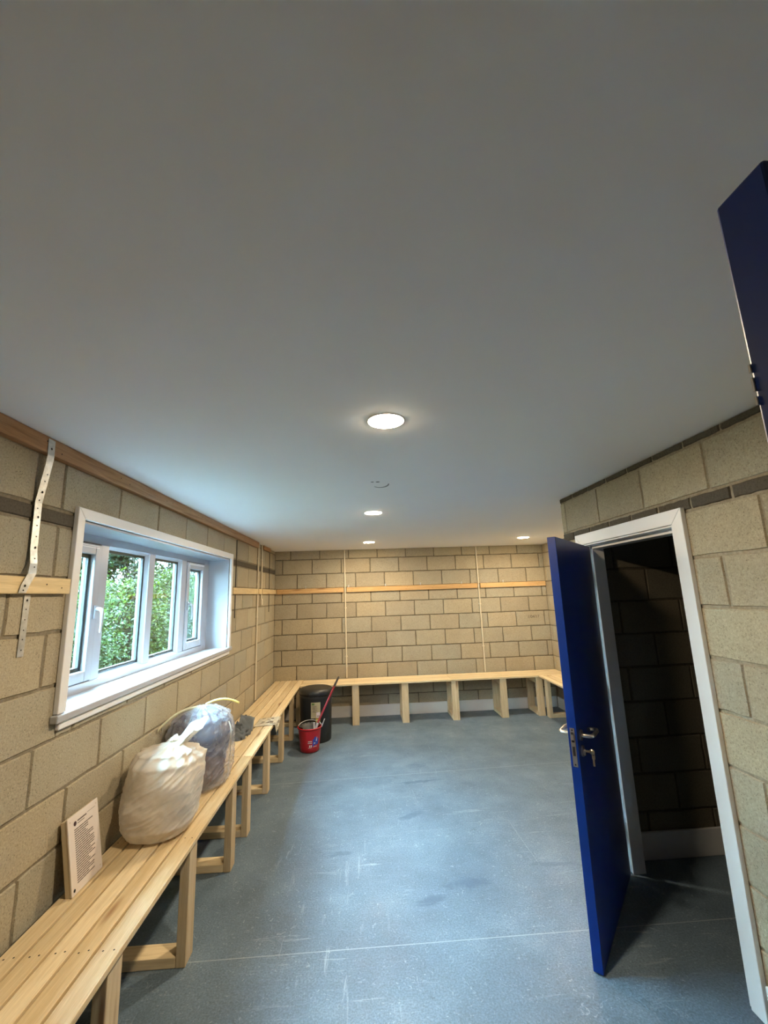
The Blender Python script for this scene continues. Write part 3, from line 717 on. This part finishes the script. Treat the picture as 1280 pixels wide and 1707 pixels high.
# film seam running down the front and loose corner at the bench
ed = MB()
def seam(u, t):
    z = .546 + .40*t; a = 2*math.pi*(.955 + .010*math.sin(4*t)); ca, sa = math.cos(a), math.sin(a)
    q = (abs(ca)**2.35 + abs(sa)**2.35)**(-1/2.35)*(p2(.01+.76*t)+.035)
    d = Vector((ca, sa, 0)); s_ = Vector((-sa, ca, 0))
    return tuple(Vector((.222 + .200*q*ca, 3.185 + .228*q*sa, z)) + d*(.006*(1-abs(2*u-1))) + s_*(u-.5)*.012)
ed.grid(seam, 5, 26)
ed.build('film_crease', M['film'], B2, o)
tt = MB(); zx, zy, zt_ = .212, 3.165, 1.036
tt.grid(lambda u, t: (zx+.030*math.cos(2*math.pi*t), zy+.030*math.sin(2*math.pi*t), zt_-.008+(u-.5)*.014), 3, 22)
def strip_end(u, t): return (zx+.02+.175*t, zy+.02+.20*t+(u-.5)*.014, zt_+.006+.020*math.sin(3.0*t)-.050*t*t+(u-.5)*.012)
tt.grid(strip_end, 3, 20)
tt.build('tie_strip', M['tie'], B2, o, solid=.0014)
t2_ = MB()
t2_.grid(lambda u, t: (max(.012, zx-.02-.19*t), zy-.02-.17*t, zt_-.004+.012*math.sin(3*t)-.10*t*t+(u-.5)*.020), 3, 18)
t2_.build('tie_strip', M['tiep'], B2, o, solid=.0014)
tag(B2, 'clear plastic sack stuffed with dark clothes and closed by a yellow tie', 'bag')

# ------------------------------------------------------------------ printed notice leaning on the wall
SG = empty('notice_board', (.05, 2.21, .54)); o = tuple(SG.location)
yA, yB, zb, hh = 2.108, 2.318, .5415, .300
lean_ = math.atan2(.052, hh)
def sp(u, w, d):   # u along the board, w up the board, d out of its face
    return (.092 - math.sin(lean_)*w + math.cos(lean_)*d, yA + u, zb + .0015 + math.cos(lean_)*w + math.sin(lean_)*d)
def slab(mb, u0, u1, w0, w1, d0, d1, m=0):
    v = [sp(u, w, d) for d in (d0, d1) for (u, w) in ((u0, w0), (u1, w0), (u1, w1), (u0, w1))]
    mb.add(v, [(0,3,2,1), (4,5,6,7), (0,1,5,4), (1,2,6,5), (2,3,7,6), (3,0,4,7)], m)
W = yB - yA
mb = MB(); slab(mb, 0, W, 0, hh, -.006, 0); mb.build('front_panel', M['paper'], SG, o, bevel=.001)
mb = MB(); slab(mb, .002, W+.012, 0, hh-.008, -.030, -.0065); mb.build('backing_board', M['board'], SG, o, bevel=.001)
tx = MB(); rr = random.Random(5)
for i in range(24):
    w = hh - .062 - i*.0089; u = .038; end = W - .040 - (rr.uniform(.02, .06) if rr.random() < .3 else rr.uniform(0, .006)); 
    if i > 18: end -= .012
    while u < end:
        l = min(rr.uniform(.012, .034), end-u); slab(tx, u, u+l, w, w+.0040, .0002, .0005); u += l + .0016
slab(tx, .062, .125, hh-.034, hh-.0285, .0002, .0005); slab(tx, .062, .110, hh-.043, hh-.040, .0002, .0005); slab(tx, .130, W-.022, hh-.028, hh-.0265, .0002, .0005)
tx.build('printed_text', M['ink'], SG, o)
lg = MB(); c = (.046, hh-.036)
lg.add([sp(c[0]+.0095*math.cos(a), c[1]+.0095*math.sin(a), .0006) for a in np.linspace(0, 2*math.pi, 25)[:-1]], [tuple(range(24))])
lg.build('round_emblem', M['logo'], SG, o)
for u, w, big in ((.016, .018, 1), (W-.016, hh-.018, 0), (.014, hh-.018, 0), (W-.016, .018, 0)):
    fx = MB().add([sp(u+(.0065 if big else .0032)*math.cos(a), w+(.0065 if big else .0032)*math.sin(a), .0008) for a in np.linspace(0, 2*math.pi, 17)[:-1]], [tuple(range(16))], 0)
    fx.build('fixing_hole', M['hole' if big else 'board'], SG, o)
tag(SG, 'white printed notice on a thick board leaning against the block wall on the bench', 'notice')

# ------------------------------------------------------------------ grey gloves and newspaper further along the bench
GL = empty('fabric_bundle', (.19, 4.27, .54)); o = tuple(GL.location)
def lump(cx, cy, rx, ry, h, rot, seed, m, name, rough=.5, tilt=0.0, nu=46, nv=20):
    cr, sr = math.cos(rot), math.sin(rot)
    def fn(i, t):
        a = 2*math.pi*i; r = math.sin(t*math.pi/2)**.7 if t < .7 else math.sin(.7*math.pi/2)**.7 + (t-.7)*.3
        k = 1 + rough*.5*nz(math.cos(a)*1.6+seed, math.sin(a)*1.6, t*2, 1.0)
        x, y = rx*r*k*math.cos(a), ry*r*k*math.sin(a)
        z = h*math.cos(t*math.pi/2)*(1 + rough*1.3*nz(x*22+seed, y*22, seed, 1.0)) + tilt*x
        return (max(.01, cx + x*cr - y*sr), cy + x*sr + y*cr, .5415 + max(0.0, z))
    return MB().grid(fn, nu, nv, wrap=True).build(name, m, GL, o)
lump(.185, 4.115, .080, .105, .050, .5, 1.0, M['glove'], 'cloth_fold', .6)
lump(.110, 4.225, .070, .085, .070, .2, 7.7, M['gloved'], 'cloth_fold', .8)
lump(.150, 4.245, .045, .075, .080, 1.1, 3.1, M['glove'], 'cloth_fold', .9)
lump(.240, 4.20, .050, .060, .045, .1, 5.4, M['glove'], 'cloth_fold', .8)
pn = MB()    # stiffer panel propped on the heap
def panel(u, t):
    x = .165+.135*u; y = 4.255+.085*t-.03*u; z = .578+.095*t**.8-.02*u+.010*noise.noise(Vector((u*4, t*4, 2)))-.018*math.sin(math.pi*u)*(1-t)
    return (x, y, z)
pn.grid(panel, 16, 14); pn.build('stiff_panel', M['panel'], GL, o, solid=.014)
sl = MB(); sl.grid(lambda u, t: (.140+.12*u, 4.03+.085*t+.02*math.sin(3*u), .5525+.006*math.sin(3*t)), 12, 8); sl.build('rubber_sole', M['gloved'], GL, o, solid=.010)
for (cx, cy, cz, r, rt) in ((.095, 4.215, .615, .026, .4), (.205, 4.35, .640, .022, 1.2), (.12, 4.12, .590, .020, 2.0)):
    MB().tube([(cx + r*math.cos(a)*math.cos(rt), cy + r*math.cos(a)*math.sin(rt), cz + r*math.sin(a)*1.1) for a in np.linspace(0, 2*math.pi, 20)], .007, 8, cap=False).build('elastic_loop', M['gloved'], GL, o)
sh = MB().grid(lambda u, t: (.015+.115*u, 4.17+.28*t+.03*math.sin(4*u), .5435+.085*(1-u)*math.sin(math.pi*min(1, .12+t*.9))*(.7+.3*math.sin(9*t+2*u))+.014*noise.noise(Vector((u*5, t*7, 1)))+.012), 22, 34)
sh.build('brown_wrapper', M['news'], GL, o, solid=.001)
tag(GL, 'crumpled dark grey fabric heap on the pine bench just beyond the clear sack', 'fabric')

NP = empty('newspaper', (.40, 4.46, .54)); o = tuple(NP.location)
def sheet(u, t):
    x = .268 + .198*u; y = 4.40 + .28*t + .04*u
    z = .5425 + .010*abs(nz(u*4, t*5, 2.0, 1.0)) + .018*math.sin(math.pi*min(1, u*1.2))*math.sin(math.pi*t)*.6
    return (x, y, z + .001)
npb = MB().grid(sheet, 22, 22)
def hang(u, t):   # the corner that folds down over the bench edge
    y = 4.42 + .30*u*(1-.75*t) + .03*t; x = .468 + .006*math.sin(7*u) + .004*t
    return (x, y, .548 - .105*t*(1-.35*abs(2*u-1)))
npb.grid(hang, 12, 10)
hl = npb
for i in range(9):
    u = .15 + .7*random.random(); t = .15 + .6*random.random(); p = hang(u, t); q = hang(min(1, u+.12), t)
    hl.add([(p[0]+.0015, p[1], p[2]), (q[0]+.0015, q[1], q[2]), (q[0]+.0015, q[1], q[2]+.006), (p[0]+.0015, p[1], p[2]+.006)], [(0,1,2,3)], 1)
for i in range(14):
    u = .1 + .75*random.random(); t = .1 + .75*random.random(); p = sheet(u, t); q = sheet(u+.15, t)
    hl.add([(p[0], p[1], p[2]+.003), (q[0], q[1], q[2]+.003), (q[0], q[1]+.008, q[2]+.003), (p[0], p[1]+.008, p[2]+.003)], [(0,1,2,3)], 1)
hl.build('sheet', [M['news'], M['ink']], NP, o, solid=.0012)
tag(NP, 'folded newspaper sheet with a corner drooping over the front edge of the bench', 'newspaper')

# ------------------------------------------------------------------ black bin, red mop bucket and mop
BN = empty('dustbin', (.722, 5.73, 0)); o = tuple(BN.location)
MB().lathe([(.0001, .001), (.178, .001), (.187, .012), (.190, .08), (.194, .30), (.198, .50), (.200, .560), (.196, .562), (.190, .50), (.186, .3)], o, 56).build('bin_body', M['blackp'], BN, o)
ld = MB().lathe([(.2005, .545), (.213, .545), (.215, .560), (.213, .580), (.206, .596), (.196, .606), (.180, .612), (.150, .617), (.10, .619), (.05, .619), (.0001, .619)], o, 56)
ld.box(o[0]-.06, o[0]+.06, o[1]-.222, o[1]-.205, .552, .575)
ld.build('lid', M['blackp'], BN, o)
def on_cyl(cx, cy, r, a0, a1, z0, z1, m, n=8, mb=None, d=.0):
    mb = mb or MB()
    return mb.grid(lambda u, t: (cx+(r+d)*math.cos(a0+(a1-a0)*u), cy+(r+d)*math.sin(a0+(a1-a0)*u), z0+(z1-z0)*t), n, 3, m)
A = lambda deg: math.radians(deg)
lb = on_cyl(o[0], o[1], .1995, A(258), A(291), .295, .475, 0)
on_cyl(o[0], o[1], .2003, A(261), A(270), .445, .466, 1, mb=lb); on_cyl(o[0], o[1], .2003, A(277), A(290), .302, .362, 2, mb=lb); on_cyl(o[0], o[1], .1998, A(275), A(291), .245, .292, 3, mb=lb)
rr = random.Random(3)
for i in range(9):
    a = 262 + rr.uniform(0, 3); on_cyl(o[0], o[1], .2004, A(a), A(a+rr.uniform(8, 20)), .430-i*.0085, .433-i*.0085, 4, mb=lb)
for i in range(5): on_cyl(o[0], o[1], .2008, A(279+i*2), A(279.9+i*2), .310, .328, 4, mb=lb, n=2)
lb.build('product_label', [M['label'], M['green'], M['paper'], M['yellow'], M['ink']], BN, o)
tag(BN, 'tall black lidded dustbin with a beige label standing behind the red bucket', 'bin')

BK = empty('mop_bucket', (.688, 5.356, 0)); o = tuple(BK.location)
MB().lathe([(.0001, .002), (.100, .002), (.108, .008), (.112, .05), (.131, .235), (.134, .248), (.141, .250), (.143, .258), (.139, .264), (.131, .262), (.126, .235), (.108, .03), (.0001, .012)], o, 48).build('bucket_body', M['red'], BK, o)
wg = MB()     # wringer: a perforated half cone set in the rim
wp = [(.124, .262), (.128, .268), (.122, .272), (.098, .262), (.088, .225), (.060, .185)]
wg.grid(lambda u, t: (o[0]+np.interp(t*5, range(6), [p[0] for p in wp])*math.cos(A(5+215*u)), o[1]+np.interp(t*5, range(6), [p[0] for p in wp])*math.sin(A(5+215*u)), np.interp(t*5, range(6), [p[1] for p in wp])), 30, 6)
for k in range(7):
    a = A(70 + k*22); wg.add([(o[0]+r*math.cos(a+e), o[1]+r*math.sin(a+e), z) for (r, z, e) in ((.118, .2725, -.07), (.100, .266, -.07), (.100, .266, .07), (.118, .2725, .07))], [(0,1,2,3)], 1)
wg.build('wringer', [M['greyp'], M['hole']], BK, o)
hd = MB(); hd.tube([(o[0]+.138*math.cos(a), o[1]+.138*math.sin(a), .262 + .030*math.sin((a-A(20))/A(150)*math.pi)) for a in np.linspace(A(20), A(170), 18)], .004, 8)
hd.build('carry_handle', M['lgrey'], BK, o)
def rb(z): return .112 + (z-.05)*(.019/.185)
dc = MB()
def patch(a0, a1, z0, z1, m, d=.0012):
    dc.grid(lambda u, t: (o[0]+(rb(z0+(z1-z0)*t)+d)*math.cos(A(a0+(a1-a0)*u)), o[1]+(rb(z0+(z1-z0)*t)+d)*math.sin(A(a0+(a1-a0)*u)), z0+(z1-z0)*t), 8, 4, m)
patch(293, 330, .085, .150, 0); patch(301, 314, .150, .172, 0); patch(292, 300, .070, .085, 0)
dc.add([(o[0]+(rb(z)+.0022)*math.cos(A(a)), o[1]+(rb(z)+.0022)*math.sin(A(a)), z) for a, z in ((311, .125), (318, .125), (318, .178))], [(0,1,2)], 1)
for a0, a1, z0, z1 in ((268, 288, .125, .133), (266, 289, .108, .114), (274, 280, .066, .090), (283, 288, .066, .090), (296, 320, .066, .072), (300, 308, .100, .112), (268, 286, .058, .062)): patch(a0, a1, z0, z1, 1, .0020)
dc.build('printed_logo', [M['bluel'], M['paper']], BK, o)
tag(BK, 'red plastic mop bucket with blue and white print on the vinyl floor', 'bucket')

MP = empty('mop', (.70, 5.34, .06)); o = tuple(MP.location)
p0, pA, pB, pT = Vector((.708, 5.318, .085)), Vector((.765, 5.355, .262)), Vector((.97, 5.475, .665)), Vector((1.022, 5.506, .765))
MB().tube([pA*.95+pB*.05, pB], .0115, 14).build('pole', M['redh'], MP, o)
MB().tube([pB, pB*.2+pT*.8, pT], [.0135, .0125, .009], 14).tube([pT-(pT-pB)*.05, pT+(pT-pB)*.06], .006, 8).build('grip', M['greyp'], MP, o)
MB().tube([p0*.7+pA*.3, pA*.93+pB*.07], [.016, .014], 12).box(.735, .752, 5.300, 5.318, .245, .310).build('socket', M['lgrey'], MP, o)
hdm = MB()
for k in range(34):
    a = 2*math.pi*k/34; r = .034 + .016*random.random()
    hdm.tube([p0 + Vector((0, 0, .05)), p0 + Vector((.6*r*math.cos(a), .6*r*math.sin(a), .015)), p0 + Vector((r*math.cos(a), r*math.sin(a), -.045))], .005, 5)
hdm.build('mop_head', M['greyp'], MP, o)
lv = MB().box(.822, .834, 5.330, 5.350, .255, .335); 
for i in range(len(lv.v)):
    x, y, z = lv.v[i]; lv.v[i] = (x + (z-.255)*.42, y, z)
lv.build('wringer_lever', M['lgrey'], BK, tuple(BK.location))
tag(MP, 'mop with a dark red pole and grey grip leaning out of the red bucket', 'mop')

# ------------------------------------------------------------------ outside: ground, trees, undergrowth
gnd = MB(); gnd.box(-14, -.37, -8, 22, -.2, .55); struct(gnd.build('ground', M['soil']))
def leaves_mesh(name, pts, size, mat, parent, org, rnd, up=.35):
    """many small folded leaf blades as one mesh"""
    n = len(pts); P = np.array(pts)
    d = rnd.normal(size=(n, 3)); d[:, 2] -= .25; d /= np.linalg.norm(d, axis=1)[:, None]
    nn = rnd.normal(size=(n, 3)); nn[:, 2] += up*3; s = np.cross(d, nn); s /= np.linalg.norm(s, axis=1)[:, None]
    nrm = np.cross(s, d)
    L = size*rnd.uniform(.6, 1.3, n)[:, None]; Wd = L*.36
    base = P; mid = P + d*L*.5 + nrm*L*.10; tip = P + d*L
    l = P + d*L*.45 + s*Wd; r = P + d*L*.45 - s*Wd
    V = np.stack([base, l, tip, r, mid], 1).reshape(-1, 3) - np.array(org)
    F = []
    for i in range(n):
        b = i*5; F += [(b, b+4, b+1), (b+1, b+4, b+2), (b, b+3, b+4), (b+4, b+3, b+2)]
    me = bpy.data.meshes.new(name); me.from_pydata(V.tolist(), [], F); me.materials.append(mat)
    at = me.attributes.new('tint', 'FLOAT', 'FACE'); at.data.foreach_set('value', np.repeat(rnd.uniform(0, 1, n), 4).astype(np.float32))
    ob = bpy.data.objects.new(name, me); COL.objects.link(ob); ob.parent = parent; return ob
def tree(name, x, y, z0, h, rx, ry, n, size, mat, label, seed, cat='tree', low=.1):
    rnd = np.random.default_rng(seed)
    root = empty(name, (x, y, z0)); org = (x, y, z0)
    pts = []; br = MB(); hc = h*(1+low)/2
    br.tube([(x, y, z0), (x+.05, y-.03, z0+h*.4), (x-.04, y+.05, z0+h*.85)], [.07, .05, .02], 8)
    K = max(8, n//330)
    for c in range(K):
        u = rnd.normal(size=3); u /= np.linalg.norm(u); rad = rnd.uniform(.45, 1.0)**.5
        cx, cy, cz = x + u[0]*rx*rad, y + u[1]*ry*rad, z0 + h*(low + (1-low)*(.5 + .5*u[2]*rad))
        cs = rnd.uniform(.10, .24)
        zb_ = z0 + max(.1*h, (cz-z0)*.6)
        br.tube([(x, y, zb_), ((x+cx)/2, (y+cy)/2, (zb_+cz)/2+.08), (cx, cy, cz)], [.022, .013, .006], 5)
        q = np.clip(rnd.normal(size=(n//K, 3)), -1.5, 1.5)*cs*np.array([1, 1, .7]); pts += (q + np.array([cx, cy, cz])).tolist()
    leaves_mesh('foliage', pts, size, mat, root, org, rnd)
    br.build('trunk', M['bark'], root, org)
    tag(root, label, cat, 'trees outside the window')
tree('leafy_shrub', -2.3, 5.55, .55, 1.70, .46, .40, 7000, .05, M['leaf3'], 'grey green shrub outside behind the near narrow casement', 24, 'shrub', .03)
tree('leafy_shrub', -2.4, 7.05, .55, 1.62, .48, .50, 12000, .05, M['leaf1'], 'bright green leafy shrub outside behind the first large window pane', 21, 'shrub', .03)
tree('leafy_shrub', -2.45, 8.70, .55, 1.80, .48, .52, 12000, .052, M['leaf1'], 'bright green leafy shrub outside behind the second large window pane', 22, 'shrub', .03)
tree('leafy_shrub', -2.5, 10.4, .55, 1.9, .5, .55, 9000, .055, M['leaf3'], 'pale grey green shrub outside behind the far narrow casement', 23, 'shrub', .03)
tree('dense_tree', -4.7, 8.85, .55, 3.3, .85, .95, 15000, .09, M['leaf2'], 'dark green tree outside behind the shrub of the near narrow casement', 30, low=0)
tree('dense_tree', -4.7, 11.5, .55, 3.3, .85, 1.05, 16000, .09, M['leaf2'], 'dark green tree standing behind the bright shrub in the first large pane', 31, low=0)
tree('dense_tree', -4.8, 14.2, .55, 3.3, .90, 1.05, 16000, .09, M['leaf2'], 'dark green tree standing behind the bright shrub in the second large pane', 32, low=0)
tree('dense_tree', -4.9, 17.2, .55, 3.4, 1.0, 1.4, 14000, .10, M['leaf2'], 'dark green tree farthest along outside, seen at the far end of the window', 33, low=0)
rnd = np.random.default_rng(7); st = MB()
for k in range(420):
    x, y = rnd.uniform(-1.30, -.70), rnd.uniform(2.6, 8.5); h = rnd.uniform(.25, .62)
    a = rnd.uniform(0, 6.28); l = rnd.uniform(.05, .22)
    st.tube([(x, y, .55), (x+l*.4*math.cos(a), y+l*.4*math.sin(a), .55+h*.6), (x+l*math.cos(a), y+l*math.sin(a), .55+h)], [.004, .003, .0015], 4)
tag(st.build('undergrowth', M['straw']), 'tangle of dry stems along the foot of the shrubs outside the window', 'undergrowth', None, 'stuff')

# ------------------------------------------------------------------ daylight
wd = bpy.data.worlds.new('overcast_sky'); SC.world = wd; wd.use_nodes = True
nt = wd.node_tree; nt.nodes.clear()
ow = nt.nodes.new('ShaderNodeOutputWorld'); bg = nt.nodes.new('ShaderNodeBackground')
bg.inputs['Color'].default_value = (.50, .75, 1.0, 1)
# overcast sky with a brighter band added half way up to light the floor
tc = nt.nodes.new('ShaderNodeTexCoord'); sx = nt.nodes.new('ShaderNodeSeparateXYZ'); cr = nt.nodes.new('ShaderNodeValToRGB'); mu = nt.nodes.new('ShaderNodeMath')
nt.links.new(tc.outputs['Generated'], sx.inputs[0]); nt.links.new(sx.outputs['Z'], cr.inputs['Fac'])
el = cr.color_ramp.elements
while len(el) < 6: el.new(.5)
for e, (p, v) in zip(el, ((0, .12), (.45, .28), (.62, 1.0), (.80, 1.0), (.92, .36), (1, .26))): e.position = p; e.color = (v, v, v, 1)
mu.operation = 'MULTIPLY'; mu.inputs[1].default_value = 56.0
nt.links.new(cr.outputs[0], mu.inputs[0]); nt.links.new(mu.outputs[0], bg.inputs['Strength'])
nt.links.new(bg.outputs[0], ow.inputs['Surface'])

# ------------------------------------------------------------------ camera
f, yaw, pitch, roll, CX, CZ = 701.4416, .0576779, .1914763, -.0337337, 1.3338816, 1.7544452
f_ = Vector((math.sin(yaw)*math.cos(pitch), math.cos(yaw)*math.cos(pitch), math.sin(pitch)))
r_ = Vector((math.cos(yaw), -math.sin(yaw), 0)); u_ = r_.cross(f_)
r2 = math.cos(roll)*r_ + math.sin(roll)*u_; u2 = -math.sin(roll)*r_ + math.cos(roll)*u_
cam = bpy.data.cameras.new('camera'); co = bpy.data.objects.new('camera', cam); COL.objects.link(co)
mw = Matrix(((r2.x, u2.x, -f_.x, CX), (r2.y, u2.y, -f_.y, 0), (r2.z, u2.z, -f_.z, CZ), (0, 0, 0, 1)))
co.matrix_world = mw
cam.sensor_fit = 'HORIZONTAL'; cam.sensor_width = 36; cam.lens = f*36/1280; cam.clip_start = .02; cam.clip_end = 200
SC.camera = co
vs = SC.view_settings; SC.display_settings.display_device = 'sRGB'
vs.view_transform = 'Standard'; vs.look = 'None'; vs.gamma = 1; vs.exposure = 2.18; vs.use_curve_mapping = False
cy = SC.cycles
cy.use_denoising = True; cy.max_bounces = 10; cy.diffuse_bounces = 6; cy.glossy_bounces = 4; cy.transparent_max_bounces = 24; cy.transmission_bounces = 6
cy.sample_clamp_indirect = 8; cy.caustics_reflective = False; cy.caustics_refractive = False
